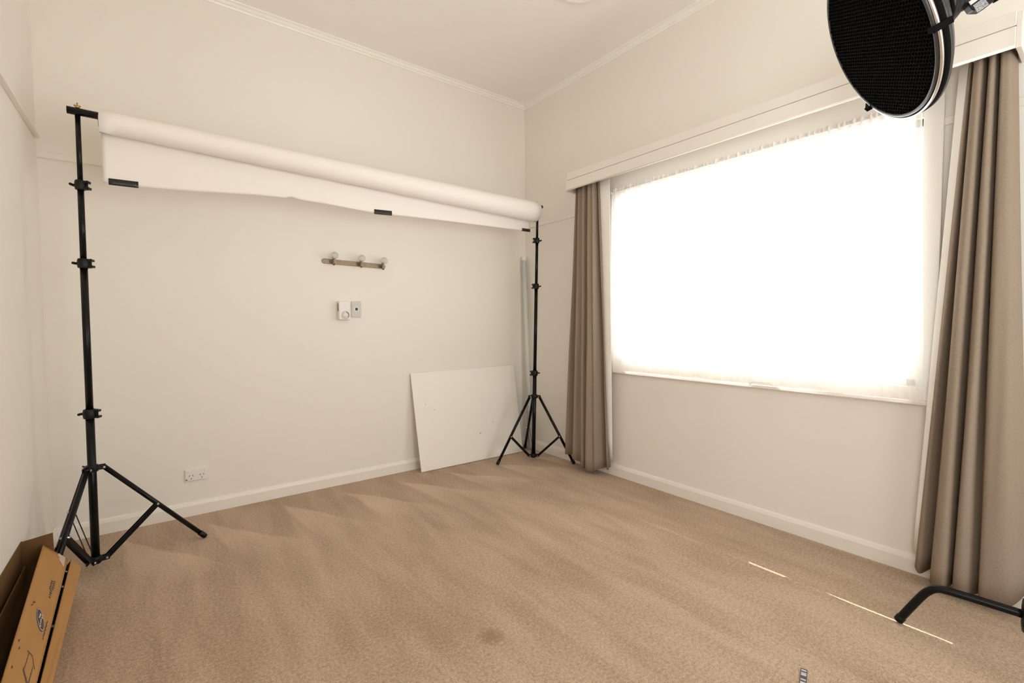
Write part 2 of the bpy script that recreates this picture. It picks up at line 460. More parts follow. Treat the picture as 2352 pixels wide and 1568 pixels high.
# ------------------------------------------------------------------ pelmet
pel = thing('pelmet', (0, -1.92, 2.185), 'cream painted box pelmet above the window and drapes', 'pelmet')
D = .165
face = MB()
face.box((-D, -3.128, 2.187), (-D + .018, -.722, 2.260)).box((-D + .004, -3.128, 2.2645), (-D + .022, -.722, 2.318)).box((-D + .014, -3.128, 2.25), (-D + .020, -.722, 2.28))
face.build('fascia', M['pelmet'], pel, bevel=.0025)
MB().tube([(-D + .002, -3.128, 2.186), (-D + .002, -.722, 2.186)], .0062, 10).build('bead', M['trim'], pel)
for ya, yb, n in ((-3.144, -3.128, 'end_panel'), (-.722, -.706, 'end_panel')):
    MB().prism([(0, 2.176), (-D + .004, 2.180), (-D + .004, 2.262), (-D + .02, 2.318), (0, 2.318)], (0, ya, 0), (1, 0, 0), (0, 0, 1), (0, yb - ya, 0)).build(n, M['pelmet'], pel, bevel=.002)
MB().box((-D + .02, -3.128, 2.306), (0, -.722, 2.318)).build('top_board', M['pelmet'], pel)

# ------------------------------------------------------------------ drapes
def drape(name, prof, zt, hem, label, lining, loc):
    """prof: (ytop, xtop, ybot, xbot) control points; hem: z of the bottom edge for each control point"""
    root = thing(name, loc, label, 'curtain', 'taupe drapes at the window')
    top = smoothline([(p[1], p[0], zt) for p in prof], 8)
    bot = smoothline([(p[3], p[2], h) for p, h in zip(prof, hem)], 8)
    rows = []
    nz = 26
    for j in range(nz + 1):
        w = j / nz
        row = []
        for i, (a, b) in enumerate(zip(top, bot)):
            p = a.lerp(b, w)
            p.x += .004 * math.sin(w * 9 + i * .35) * w * (1 - w) * 2
            p.y += .003 * math.sin(w * 7 + i * .21) * w
            row.append(p)
        rows.append(row)
    MB().sheet(rows).build('drop', M['curtain'], root, solid=.003)
    # deep sewn hem band along the foot of the cloth
    l0, l1, l2 = lining
    MB().sheet([[a.lerp(b, j / 14) for a, b in zip(smoothline(l0, 5), smoothline(l1, 5))] for j in range(15)]).build('lining', M['lining'], root, solid=.002)
    return root


# left drape (toward the corner)
LP = [  # ytop, xtop, ybot, xbot
    (-.742, -.035, -.62, -.03),
    (-.752, -.075, -.640, -.085),
    (-.768, -.105, -.675, -.125),
    (-.788, -.045, -.752, -.030),
    (-.806, -.122, -.775, -.150),
    (-.836, -.112, -.825, -.118),
    (-.868, -.132, -.882, -.155),
    (-.892, -.050, -.912, -.030),
    (-.912, -.130, -.925, -.160),
    (-.940, -.122, -.975, -.135),
    (-.962, -.126, -1.000, -.130),
    (-.975, -.046, -1.050, -.025),
    (-.988, -.100, -1.075, -.085),
    (-1.000, -.104, -1.090, -.088),
]
LH = [.095, .092, .090, .088, .082, .062, .036, .040, .028, .026, .045, .060, .060, .058]
drape('curtain', LP, 2.21, LH, 'narrow taupe drape with white lining edge beside the corner light stand',
      ([(-.092, -.990, 2.21), (-.092, -1.040, 2.21), (-.085, -1.088, 2.21)],
       [(-.070, -1.070, .14), (-.070, -1.090, .135), (-.066, -1.108, .135)], None), (-.09, -.88, .03))
# right drape (toward the camera)
RP = [
    (-2.985, -.060, -2.866, -.060),
    (-2.990, -.075, -2.872, -.075),
    (-2.996, -.085, -2.884, -.085),
    (-3.006, -.045, -2.916, -.040),
    (-3.008, -.100, -2.928, -.112),
    (-3.018, -.122, -2.948, -.140),
    (-3.034, -.118, -2.975, -.134),
    (-3.047, -.070, -2.994, -.070),
    (-3.055, -.120, -3.006, -.136),
    (-3.068, -.122, -3.040, -.142),
    (-3.081, -.070, -3.071, -.085),
    (-3.086, -.118, -3.082, -.140),
    (-3.098, -.122, -3.120, -.146),
    (-3.110, -.112, -3.160, -.132),
    (-3.116, -.075, -3.184, -.085),
    (-3.120, -.030, -3.200, -.035),
]
RH = [.060, .050, .040, .060, .030, .026, .030, .040, .030, .032, .036, .032, .036, .040, .060, .075]
drape('curtain', RP, 2.21, RH, 'wide taupe drape at the near end of the window, behind the bent black stand leg', 
      ([(-.052, -2.955, 2.21), (-.060, -2.972, 2.21), (-.066, -2.986, 2.21)],
       [(-.045, -2.851, .12), (-.052, -2.858, .115), (-.056, -2.867, .11)], None), (-.09, -3.03, .03))

# ------------------------------------------------------------------ backdrop stands
def clamp_collar(root, p, ax, r, side, name='clamp_collar'):
    """plastic collar with two ears and a wing knob, on a pole of radius r at point p"""
    p = V(*p)
    m = MB().lathe([(r + .001, -.022), (r + .007, -.022), (r + .009, -.010), (r + .009, .012), (r + .006, .022), (r + .001, .022)], p, ax, 24)
    s = V(*side).normalized(); t = V(*ax).normalized().cross(s)
    Mx = Matrix((( *s, 0), (*t, 0), (*V(*ax).normalized(), 0), (0, 0, 0, 1))).transposed().to_4x4()
    Mx.translation = p
    m.box((r + .004, -.012, .008), (r + .024, .012, .019), Mx).box((r + .004, -.012, -.020), (r + .026, .012, -.009), Mx)
    o = m.build(name, M['black_plastic'], root, bevel=.002)
    k = MB().tube([p - s * (r + .006), p - s * (r + .020)], .0055, 12).tube([p - s * (r + .019) - t * .016, p - s * (r + .019) + t * .016], [.006, .006], 10)
    k.build('wing_knob', M['black_plastic'], o)
    MB().tube([p + s * (r + .014) - V(*ax) * .022, p + s * (r + .014) + V(*ax) * .022], .004, 10).build('clamp_screw', M['black_plastic'], o)
    return o


def light_stand(base, top, zs, feet, hub_z, joint_f, brace_w, label, side, thin, floor_z=.012):
    """base/top: pole axis ends; zs: heights of the three clamps; feet: three floor points"""
    base, top = V(*base), V(*top)
    root = thing('light_stand', (base.x, base.y, 0), label, 'light stand', 'backdrop stands')
    ax = (top - base).normalized()
    at = lambda z: base + ax * ((z - base.z) / ax.z)
    rad = [.0165, .0142, .0120, .0100]
    cut = [base.z] + zs + [top.z - .012]
    for i in range(4):
        MB().tube([at(cut[i]), at(cut[i + 1])], rad[i], 24).build('pole_section', M['black_metal'], root)
    for i, z in enumerate(zs):
        clamp_collar(root, at(z), ax, rad[i], side)
    # brass stud and wing nut that hold the crossbar
    MB().lathe([(.001, 0), (.0085, 0), (.0085, .012), (.006, .016), (.001, .016)], at(top.z - .013), ax, 16).build('stud', M['brass'], root)
    st = MB().tube([at(top.z + .013), at(top.z + .040)], .0032, 10)
    st.lathe([(.001, 0), (.0075, .001), (.0085, .006), (.006, .010), (.001, .011)], at(top.z + .016), ax, 14)
    st.tube([at(top.z + .024) + V(-.011, 0, .004), at(top.z + .021), at(top.z + .024) + V(.011, 0, .004)], [.004, .005, .004], 10)
    st.build('wing_nut', M['brass'], root)
    # top spider, bottom spider
    hub, low = at(hub_z), base + ax * .012
    sp = MB().lathe([(rad[0], -.016), (.023, -.016), (.025, -.010), (.025, .010), (.022, .016), (rad[0], .016)], hub, ax, 24)
    lo = MB().lathe([(.001, -.020), (.020, -.018), (.024, -.008), (.024, .010), (.020, .016), (rad[0], .016)], low, ax, 24)
    legs = []
    for f in feet:
        f = V(*f)
        d = V(f.x - base.x, f.y - base.y, 0).normalized(); t = V(-d.y, d.x, 0)
        hp = hub + d * .042; lp = low + d * .040
        for h, mbx in ((hub, sp), (low, lo)):
            Mx = Matrix(((d.x, t.x, 0, h.x), (d.y, t.y, 0, h.y), (0, 0, 1, h.z), (0, 0, 0, 1)))
            mbx.box((.015, -.016, -.010), (.050, -.011, .010), Mx).box((.015, .011, -.010), (.050, .016, .010), Mx)
        legs.append((hp, lp, f, d, t))
    sp.build('spider', M['black_plastic'], root, bevel=.0015)
    lo.build('spider', M['black_plastic'], root, bevel=.0015)
    for li, (hp, lp, f, d, t) in enumerate(legs):
        foot = V(f.x, f.y, floor_z)
        lg = MB().tube([hp, foot - d * 0], .0112, 18).build('leg', M['black_metal'], root)
        dr = (foot - hp).normalized()
        MB().lathe([(.0118, -.035), (.0135, -.033), (.0135, .002), (.011, .006), (.001, .007)], foot, dr, 18).build('foot_cap', M['black_plastic'], lg)
        MB().tube([hp - t * .019, hp + t * .019], .0045, 12).build('rivet', M['chrome'], lg)
        j = hp.lerp(foot, joint_f)
        dn = (lp - j).normalized()
        br = MB()
        n = t.cross(dn).normalized()
        for s in (-1, 1):
            a = j + t * s * .012; b = lp + t * s * .012
            wv = n * (brace_w if li != thin else .0028)                  # the strap of the far leg is a thin rod pair
            q = [a - wv, a + wv, b + wv, b - wv]
            br.slab(q, .0025 * s)
        bo = br.build('brace', M['black_metal'], root)
        MB().tube([j - t * .018, j + t * .018], .0045, 12).build('rivet', M['chrome'], bo)
        MB().tube([lp - t * .019, lp + t * .019], .0045, 12).build('rivet', M['chrome'], bo)
    return root


LB = V(-3.009, -.480, .035)
light_stand(LB, (-3.009, -.480, 2.128), [.742, 1.441, 1.798],
            [(-2.571, -.41, 0), (-3.180, -.180, 0), (-3.150, -.850, 0)], .484, .50, .010,
            'tall black tripod stand beside the open cardboard box', (.9, -.4, 0), 1)
RB = V(-.252, -.413, .035)
light_stand(RB, (-.200, -.413, 2.118), [.736, 1.459, 1.837],
            [(-.565, -.334, 0), (-.062, -.70, 0), (-.070, -.075, 0)], .542, .60, .009,
            'tall black tripod stand in the corner in front of the white board', (-.9, .4, 0), 2)

# crossbar on the two studs
cb = thing('crossbar', (-1.6, -.45, 2.14), 'black crossbar tube laid across the two tripod stands', 'crossbar')
c0, c1 = V(-3.045, -.481, 2.129), V(-.150, -.412, 2.1205)
MB().tube([c0, c0.lerp(c1, .36)], .0165, 24).build('tube_section', M['black_metal'], cb)
MB().tube([c0.lerp(c1, .36), c0.lerp(c1, .70)], .0150, 24).build('tube_section', M['black_metal'], cb)
MB().tube([c0.lerp(c1, .70), c1], .0135, 24).build('tube_section', M['black_metal'], cb)

# ------------------------------------------------------------------ paper backdrop roll on the bar
pb = thing('paper_backdrop', (-1.58, -.44, 2.08), 'white paper backdrop roll hanging on the black crossbar', 'paper backdrop')
ra, rb_ = V(-2.936, -.478, 2.108), V(-.228, -.420, 2.066)
r0, r1 = .052, .080
ax = (rb_ - ra).normalized()
roll = MB()
nl = 40
dl = (rb_ - ra).length
roll.lathe([(.022, 0.0), (.027, 0), (.032, -.001), (r0 - .006, .0005), (r0, .001)] +
           [(r0 + (r1 - r0) * i / nl + .0006 * math.sin(i * 1.9), .001 + (dl - .002) * i / nl) for i in range(nl + 1)] +
           [(r1 - .006, dl), (.034, dl + .001), (.027, dl), (.022, dl)], ra, ax, 64)
roll.build('roll', M['paper'], pb)
core = MB().lathe([(.021, -.003), (.026, -.003), (.026, dl + .003), (.021, dl + .003), (.021, -.003)], ra, ax, 32)
# hem of the hanging length, heights along x
HEMP = [(-2.930, 1.832), (-2.924, 1.834), (-2.805, 1.838), (-2.60, 1.853), (-2.463, 1.866), (-2.36, 1.876), (-2.33, 1.880), (-2.20, 1.889), (-2.135, 1.889), (-2.095, 1.905),
        (-2.040, 1.893), (-1.90, 1.893), (-1.76, 1.888), (-1.57, 1.883), (-1.45, 1.889), (-1.15, 1.898), (-.75, 1.908), (-.35, 1.919), (-.24, 1.921)]


def paper_pt(u, w):
    x = -2.933 + u * (2.933 - .233)
    c = ra.lerp(rb_, u); r = r0 + (r1 - r0) * u + .0008
    zh = interp(HEMP, x)
    # leaves the roll at the back and hangs down
    arc = .9
    if w < .25:
        t = (1 - w / .25) * arc
        y = c.y + r * math.cos(t); z = c.z + r * math.sin(t)
    else:
        s = (w - .25) / .75
        y = c.y + r - .012 * math.sin(s * PI) * .6 + (-.006 * s * s) + .004 * math.sin(u * 15) * s
        z = c.z + (zh - c.z) * s
    return V(x, y, z)


MB().sheet([[paper_pt(i / 160, j / 24) for i in range(161)] for j in range(25)]).build('hanging_length', M['paper'], pb, solid=.0008)
core.build('core_tube', M['card'], pb)


def tape(xa, xb, drop, name='tape_strip'):
    u = lambda x: (x + 2.933) / 2.70
    m = MB()
    rows = []
    for dz, dy in ((.024, -.0035), (.008, -.0045), (-.003, -.0055), (-.006, -.001), (-.003, .004), (.020, .004)):
        row = []
        for k in range(9):
            x = xa + (xb - xa) * k / 8
            p = paper_pt(u(x), 1)
            row.append(p + V(0, dy, dz * drop))
        rows.append(row)
    m.sheet(rows)
    o = m.build(name, M['tape'], pb, solid=.0012)
    o['label'] = 'black tape strip folded over the paper edge'
    return o


tape(-2.912, -2.80, 1.0)
tape(-1.585, -1.462, 1.0)
tape(-.312, -.225, .8)

# ------------------------------------------------------------------ leaning white board, tube
bd = thing('white_board', (-.64, -.13, 0), 'plain white rectangular board leaning on the wall below the switches', 'board')
q = [(-1.140, -.128, .004), (-.150, -.146, .004), (-.158, -.020, .772), (-1.171, -.020, .766)]
MB().slab(q, -.010).build('panel', M['board'], bd, bevel=.0015)
sc_ = MB()
nb = (V(*q[1]) - V(*q[0])).cross(V(*q[3]) - V(*q[0])).normalized()
def on_board(u, w, off=.0106):
    a = V(*q[0]).lerp(V(*q[1]), u); b = V(*q[3]).lerp(V(*q[2]), u)
    return a.lerp(b, w) - nb * (-off if nb.y < 0 else off)
for u, w, du, dw in ((.16, .60, .010, .012), (.56, .28, .014, .020), (.44, .74, .008, .006), (.83, .42, .008, .014), (.70, .38, .012, .010), (.09, .66, .006, .02), (.62, .03, .018, .006)):
    p = [on_board(u, w), on_board(u + du * .7, w + dw * .2), on_board(u + du, w + dw), on_board(u + du * .2, w + dw * .7)]
    sc_.add(p, [(0, 1, 2, 3)])
o = sc_.build('scuff_mark', M['board_edge'], bd); o['kind'] = 'stuff'

tb = thing('cardboard_tube', (-.075, -.10, 0), 'long white tube standing upright in the room corner behind the stand', 'tube')
t0, t1 = V(-.046, -.125, .012), V(-.048, -.040, 1.752)
MB().tube([t0, t1], .0205, 28).build('tube', M['pvc'], tb)
MB().lathe([(.021, -.03), (.0218, -.03), (.0218, .001), (.019, .004), (.001, .005)], t1, t1 - t0, 24).build('end_cap', M['plastic'], tb)
for za, zb, mm, nm in ((1.46, 1.52, 'red', 'red_mark'), (1.16, 1.33, 'yellow', 'yellow_label')):
    f = lambda z: t0.lerp(t1, (z - t0.z) / (t1.z - t0.z))
    m = MB(); rows = []
    for j in range(4):
        c = f(za + (zb - za) * j / 3)
        rows.append([c + V(math.cos(a), math.sin(a), 0) * .0212 for a in (-1.15, -.85, -.55, -.25, 0)])
    m.sheet(rows).build(nm, M[mm], tb)

# ------------------------------------------------------------------ coat hooks, timer, switch, outlet on the back wall
hk = thing('coat_hook_rack', (-1.59, 0, 1.588), 'aged brass coat rack with three clear knobs on the back wall', 'coat rack')
bar = MB()
n = 14
poly = [(-1.800 + .017 * math.cos(PI / 2 + PI * k / n), 1.5935 + .017 * math.sin(PI / 2 + PI * k / n)) for k in range(n + 1)] + \
       [(-1.375 + .017 * math.cos(-PI / 2 + PI * k / n), 1.583 + .017 * math.sin(-PI / 2 + PI * k / n)) for k in range(n + 1)]
bar.prism(poly, (0, 0, 0), (1, 0, 0), (0, 0, 1), (0, -.008, 0)).build('backplate', M['aged_brass'], hk, bevel=.002)
for hx, hz in ((-1.752, 1.592), (-1.560, 1.588), (-1.395, 1.583)):
    h = MB()
    h.lathe([(.001, 0), (.016, 0), (.016, .004), (.008, .008)], (hx, -.008, hz), (0, -1, 0), 20)
    h.tube(smoothline([(hx, -.008, hz), (hx, -.024, hz + .004), (hx + .001, -.040, hz + .012), (hx + .003, -.052, hz + .022)], 5), [.0065] * 16, 12)
    h.tube(smoothline([(hx, -.012, hz - .004), (hx + .002, -.030, hz - .018), (hx + .005, -.048, hz - .026), (hx + .006, -.058, hz - .018)], 5), [.006 - .00012 * i for i in range(16)], 12)
    h.lathe([(.001, 0), (.013, .001), (.014, .006), (.009, .010)], (hx + .002, -.048, hz + .019), (.1, -.7, .6), 16)
    ho = h.build('hook', M['aged_brass'], hk)
    kb = MB(); c = V(hx + .004, -.066, hz + .036); R = .0245
    kb.lathe([(max(.0005, R * math.sin(PI * i / 14)), -R * math.cos(PI * i / 14)) for i in range(15)], c, (.05, -.7, .6), 20, smooth=True)
    kb.build('knob', M['crystal'], ho)

tm = thing('plug_timer', (-1.68, 0, 1.24), 'white boxy plug-in timer with round dial next to the switch', 'timer')
MB().box((-1.720, -.050, 1.183), (-1.642, -.004, 1.314)).build('body', M['plastic'], tm, bevel=.006, seg=3)
dial = MB().lathe([(.029, 0), (.029, .002), (.0265, .004), (.0255, .0015), (.024, .0008)], (-1.676, -.0495, 1.217), (0, -1, 0), 40)
dial.build('dial_ring', M['plastic_grey'], tm)
MB().lathe([(.024, 0), (.0225, .004), (.018, .0045), (.0172, .007), (.001, .008)], (-1.676, -.0495, 1.217), (0, -1, 0), 32).box((-1.694, -.060, 1.2145), (-1.658, -.054, 1.2195)).build('dial', M['plastic'], tm)
MB().prism([(.0235 * math.cos(a), .0235 * math.sin(a)) for a in (-.7, -.4, -.1, .2, .5, .8, 1.1, 1.35)] + [(.0185 * math.cos(a), .0185 * math.sin(a)) for a in (1.35, 1.1, .8, .5, .2, -.1, -.4, -.7)],
           (-1.676, -.0502, 1.217), (1, 0, 0), (0, 0, 1), (0, -.004, 0)).build('dial_shadow_gap', M['slot'], tm)
MB().box((-1.7207, -.038, 1.245), (-1.7195, -.020, 1.298)).build('side_vent', M['slot'], tm)
MB().box((-1.712, -.004, 1.195), (-1.650, 0, 1.305)).build('wall_plate', M['plastic'], tm)

sw = thing('wall_switch', (-1.582, 0, 1.26), 'white switch plate with small black square beside the dial timer', 'switch')
MB().box((-1.618, -.009, 1.202), (-1.548, 0, 1.318)).build('plate', M['plastic_grey'], sw, bevel=.003)
MB().box((-1.597, -.0105, 1.246), (-1.569, -.008, 1.276)).build('surround', M['plastic'], sw, bevel=.001)
MB().box((-1.592, -.0120, 1.251), (-1.574, -.009, 1.271)).build('rocker', M['dark_hole'], sw, bevel=.001)

po = thing('power_outlet', (-2.578, 0, .248), 'white double power outlet low on the back wall', 'power outlet')
MB().box((-2.635, -.011, .212), (-2.520, 0, .284)).build('plate', M['plastic'], po, bevel=.003)
for cx in (-2.604, -2.550):
    for dx, dz, rot in ((-.0085, .004, .5), (.0085, .004, -.5), (0, -.014, 0)):
        Mx = Matrix.Translation((cx + dx, -.0115, .240 + dz)) @ Matrix.Rotation(rot, 4, 'Y')
        MB().box((-.0016, -.0008, -.0048), (.0016, .0012, .0048), Mx).build('socket_slot', M['slot'], po)
for cx in (-2.622, -2.532):
    MB().box((cx - .008, -.0145, .262), (cx + .008, -.010, .276)).build('rocker', M['plastic'], po, bevel=.002)
MB().lathe([(.001, .001), (.0042, .001), (.0045, 0)], (-2.6275, -.0112, .2215), (0, -1, 0), 14).build('indicator_dot', M['purple'], po)

# ------------------------------------------------------------------ small ceiling disc
cl = thing('ceiling_fitting', (-.72, -1.415, ZC), 'small round cream fitting on the ceiling cut by the top edge', 'ceiling fitting')
MB().lathe([(.150, 0), (.150, -.010), (.140, -.018), (.115, -.020), (.112, -.012), (.095, -.012), (.001, -.012)], (-.72, -1.415, ZC), (0, 0, 1), 48).build('ring', M['ceiling'], cl)
MB().lathe([(.088, -.011), (.086, -.024), (.070, -.030), (.001, -.031)], (-.72, -1.415, ZC), (0, 0, 1), 40).build('cap', M['ceiling'], cl)

# ------------------------------------------------------------------ open cardboard box along the left wall
bx = thing('cardboard_box', (-3.12, -1.1, 0), 'long open brown cardboard box lying along the left wall', 'cardboard box')
YF, YN = -.74, -2.0
MB().slab([(XL + .006, YF, .003), (-3.062, YF, .003), (-3.050, YN, .003), (XL + .006, YN, .003)], .004).build('bottom', M['card_in_shade'], bx)
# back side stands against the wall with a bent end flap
MB().slab([(XL + .004, YF + .012, .004), (XL + .004, YN, .004), (XL + .004, YN, .285), (XL + .004, YF + .012, .285)], .005).build('back_side', M['card_in_shade'], bx)
MB().slab([(XL + .003, YF, .285), (-3.117, YF + .004, .297), (-3.112, YF + .004, .004), (XL + .003, YF, .004)], .004).build('end_flap', M['card_in_shade'], bx)
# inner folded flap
MB().slab([(XL + .030, YF - .05, .010), (XL + .055, YN, .010), (XL + .040, YN, .225), (XL + .022, YF - .05, .205)], .004).build('inner_flap', M['card_in_shade'], bx)
# printed top flap, propped at a slant
PF = [V(-3.145, -.74, .258), V(-3.073, -.74, .175), V(-3.032, -2.0, .175), V(-3.0757, -2.0, .258)]
fn = (PF[1] - PF[0]).cross(PF[3] - PF[0]).normalized()
if fn.z < 0: fn = -fn
def fp(u, w, off=.0008):
    """u across (0 wall side .. 1 room side), w metres from the far end"""
    a = PF[0].lerp(PF[3], w / 1.26); b = PF[1].lerp(PF[2], w / 1.26)
    return a.lerp(b, u) + fn * off
flap = MB().sheet([[fp(i / 10, 1.26 * j / 40, -.0022 - .003 * max(0, i / 10 - .8) - (.0 if j else .001)) for i in range(11)] for j in range(41)]).build('printed_flap', M['card'], bx, solid=.004)
def mark(name, mat_, polys):
    m = MB()
    for pl in polys:
        m.add([fp(u, w) for u, w in pl], [tuple(range(len(pl)))])
    return m.build(name, M[mat_], flap)
mark('torn_tape', 'tape_clear', [[(.60, .004), (.88, .006), (.90, .105), (.62, .055), (.70, .045), (.58, .03)]])
# blurred stamp lines: short ink bars, no readable letters in the photograph
bars = []
rnd = random.Random(3)
for u0, w0, n_ in ((.60, .268, 5), (.69, .262, 5), (.66, .345, 4)):
    for k in range(n_):
        w_ = w0 + k * .0165
        bars.append([(u0, w_), (u0 + .050, w_ + .002), (u0 + .050, w_ + .008 + .005 * rnd.random()), (u0, w_ + .007 + .005 * rnd.random())])
        bars.append([(u0 + .025, w_ + .004), (u0 + .080, w_ + .006), (u0 + .080, w_ + .010), (u0 + .025, w_ + .008)])
mark('ink_stamp', 'ink', bars)
# oval emblem
cu, cw = .585, .576
ov = lambda su, sw: [(cu + su * math.cos(2 * PI * k / 36) + .12 * math.sin(2 * PI * k / 36), cw + sw * math.sin(2 * PI * k / 36)) for k in range(36)]
em = mark('oval_emblem', 'ink', [ov(.135, .062)])
ring_o, ring_i = ov(.126, .0575), ov(.114, .053)
m = MB()
for k in range(36):
    l = (k + 1) % 36
    m.add([fp(*ring_o[k], .0014), fp(*ring_o[l], .0014), fp(*ring_i[l], .0014), fp(*ring_i[k], .0014)], [(0, 1, 2, 3)])
for du, dw, a, b in ((-.04, -.026, .025, .010), (-.05, -.010, .02, .008), (.03, -.030, .02, .008), (.035, -.014, .024, .007), (.02, .002, .02, .006), (.03, .014, .02, .005), (.03, .026, .02, .005), (.05, .037, .02, .006)):
    m.add([fp(cu + du - a, cw + dw - b, .0014), fp(cu + du + a, cw + dw - b * .6, .0014), fp(cu + du + a * .9, cw + dw + b, .0014), fp(cu + du - a, cw + dw + b * .7, .0014)], [(0, 1, 2, 3)])
m.build('emblem_print', M['tape_clear'], em)
# hand written line under the emblem
scr = []
for k in range(14):
    w0 = .556 + k * .0085
    sx = lambda q: .815 + .014 * math.sin(q * 2.1)
    scr.append([(sx(k), w0), (sx(k) + .026, w0 + .001), (sx(k + .5) + .026, w0 + .0086), (sx(k + .5), w0 + .0076)])
mark('script_line', 'ink', scr)
# outline drawing with a row of ticks
def line(a, b, wd=.007):
    (u0, w0), (u1, w1) = a, b
    if abs(u1 - u0) * .11 > abs(w1 - w0):
        return [(u0, w0), (u1, w1), (u1, w1 + wd * .55), (u0, w0 + wd * .55)]
    return [(u0, w0), (u0 + wd * 2.6, w0), (u1 + wd * 2.6, w1), (u1, w1)]
fr_ = [line((.45, .775), (.63, .784)), line((.63, .784), (.76, .826)), line((.51, .784), (.50, .866)), line((.74, .832), (.735, .918)), line((.73, .818), (.82, .838))]
for k in range(10):
    u0 = .47 + k * .029; w0 = .862 + k * .0058
    fr_.append([(u0, w0), (u0 + .018, w0 + .003), (u0 + .018, w0 + .019), (u0, w0 + .016)])
mark('frame_drawing', 'ink', fr_)
for sc in ([(.20, .495), (.27, .488), (.275, .500), (.21, .506)], [(.17, .522), (.22, .512), (.225, .522), (.175, .532)], [(.09, .758), (.14, .748), (.145, .762), (.10, .77)], [(.17, .792), (.21, .782), (.215, .796), (.18, .803)], [(.12, .888), (.17, .894), (.16, .903), (.12, .90)]):
    mark('scar', 'knot', [sc])
# front side with its creased upper edge
MB().slab([(-3.062, YF, .003), (-3.050, YN, .003), (-3.0150, YN, .128), (-3.0335, YF, .128)], .004).build('front_side', M['card'], bx)
MB().slab([(-3.0335, YF, .128), (-3.0150, YN, .128), (-3.0260, YN, .169), (-3.0635, YF + .004, .169)], .004).build('front_flap', M['card'], bx, bevel=.001)
MB().slab([(-3.100, YF + .001, .004), (-3.062, YF + .001, .004), (-3.036, YF + .001, .124), (-3.066, YF + .001, .165), (-3.100, YF + .001, .125)], .004).build('end_panel', M['card_in_shade'], bx)

# folded black stand lying in the box
fs_ = thing('folded_stand', (-3.10, -1.1, .12), 'black metal rods with chrome ends in the slot of the cardboard box', 'folded stand')
for k, (dx, z) in enumerate(((-3.078, .128), (-3.100, .110))):
    MB().tube([(dx, -.765 - .012 * k, z), (dx + .036, -1.97, z)], .0125, 16).build('tube_section', M['bare_black'], fs_)
MB().box((-3.104, -.90, .100), (-3.068, -.93, .134)).build('leg_bracket', M['bare_black'], fs_, bevel=.004)
for yy, c in ((-.785, 'chrome'), (-.93, 'chrome'), (-1.24, 'grille')):
    xx = -3.078 + .036 * (-.765 - yy) / 1.205
    MB().lathe([(.0128, -.007), (.0150, -.006), (.0150, .006), (.0128, .007)], (xx, yy, .128), (.03, -1, 0), 16).build('ferrule', M[c], fs_)

# ------------------------------------------------------------------ studio lamp with honeycomb dish, and its stand
LC = V(-.8926, -2.9003, 2.0635); LN = V(-.4908, .7461, -.44995).normalized()
lamp = thing('studio_lamp', tuple(LC), 'black studio lamp dish with dark honeycomb grid facing the room', 'studio lamp')
R = .275
A = -LN                                          # from the front toward the back
# bowl
MB().lathe([(R - .004, .004), (R, .006), (R, .032), (R - .006, .036), (R - .026, .052), (R - .075, .082), (R - .125, .104), (R - .165, .118), (.088, .126), (.084, .140),
            (.078, .140), (.082, .122), (R - .168, .113), (R - .128, .099), (R - .078, .077), (R - .030, .048), (R - .010, .034), (R - .008, .010), (R - .004, .004)], LC, A, 96).build('dish', M['dish_out'], lamp)
# silver edge and outer band
MB().lathe([(R - .003, .000), (R + .0005, .0005), (R + .0022, .004), (R + .001, .008), (R - .004, .007), (R - .003, .000)], LC, A, 128).build('rim', M['rim'], lamp)
MB().lathe([(R - .018, -.003), (R - .013, -.005), (R - .008, -.003), (R - .007, .010), (R - .017, .012), (R - .018, -.003)], LC, A, 128).build('grid_ring', M['grid_grey'], lamp)
MB().lathe([(R - .003, .0085), (R + .0012, .009), (R + .0014, .024), (R - .004, .027)], LC, A, 128).build('band', M['bare_black'], lamp)
# honeycomb: hexagonal cells as one pattern mesh
ref = V(0, 0, 1); ea = (ref - LN * ref.dot(LN)).normalized(); eb = LN.cross(ea)
hc = MB()
s = .0075; wall_ = .0009
dxh = s * math.sqrt(3); dyh = s * 1.5
rows_ = int(R / dyh) + 1
for j in range(-rows_, rows_ + 1):
    for i in range(-int(R / dxh) - 2, int(R / dxh) + 3):
        cx = i * dxh + (dxh / 2 if j % 2 else 0); cy = j * dyh
        if cx * cx + cy * cy > (R - .024) ** 2: continue
        ro, ri = s, s - wall_
        pts = []
        for rr, dd in ((ro, 0), (ri, 0), (ri, .028)):
            for k in range(6):
                t = PI / 6 + k * PI / 3
                pts.append(LC + A * (dd - .004) + ea * (cx + rr * math.cos(t)) + eb * (cy + rr * math.sin(t)))
        fs = []
        for k in range(6):
            l = (k + 1) % 6
            fs.append((k, l, 6 + l, 6 + k)); fs.append((6 + k, 6 + l, 12 + l, 12 + k))
        hc.add(pts, fs)
hc.build('honeycomb_grid', M['bare_black'], lamp)
MB().lathe([(.001, .042), (R - .034, .042), (R - .032, .045), (.001, .046)], LC, A, 64).build('diffuser_disc', M['bare_black'], lamp)
CLIPS = (-118, 120, 0)
# grid clips on the edge
for ang in CLIPS:
    t = math.radians(ang)
    d = ea * math.cos(t) + eb * math.sin(t); tg = A.cross(d)
    Mx = Matrix(((d.x, tg.x, A.x, LC.x), (d.y, tg.y, A.y, LC.y), (d.z, tg.z, A.z, LC.z), (0, 0, 0, 1)))
    MB().box((R - .020, -.008, -.012), (R + .008, .009, -.010), Mx).box((R + .003, -.009, -.015), (R + .007, .009, .034), Mx).build('grid_clip', M['bare_black'], lamp, bevel=.001)
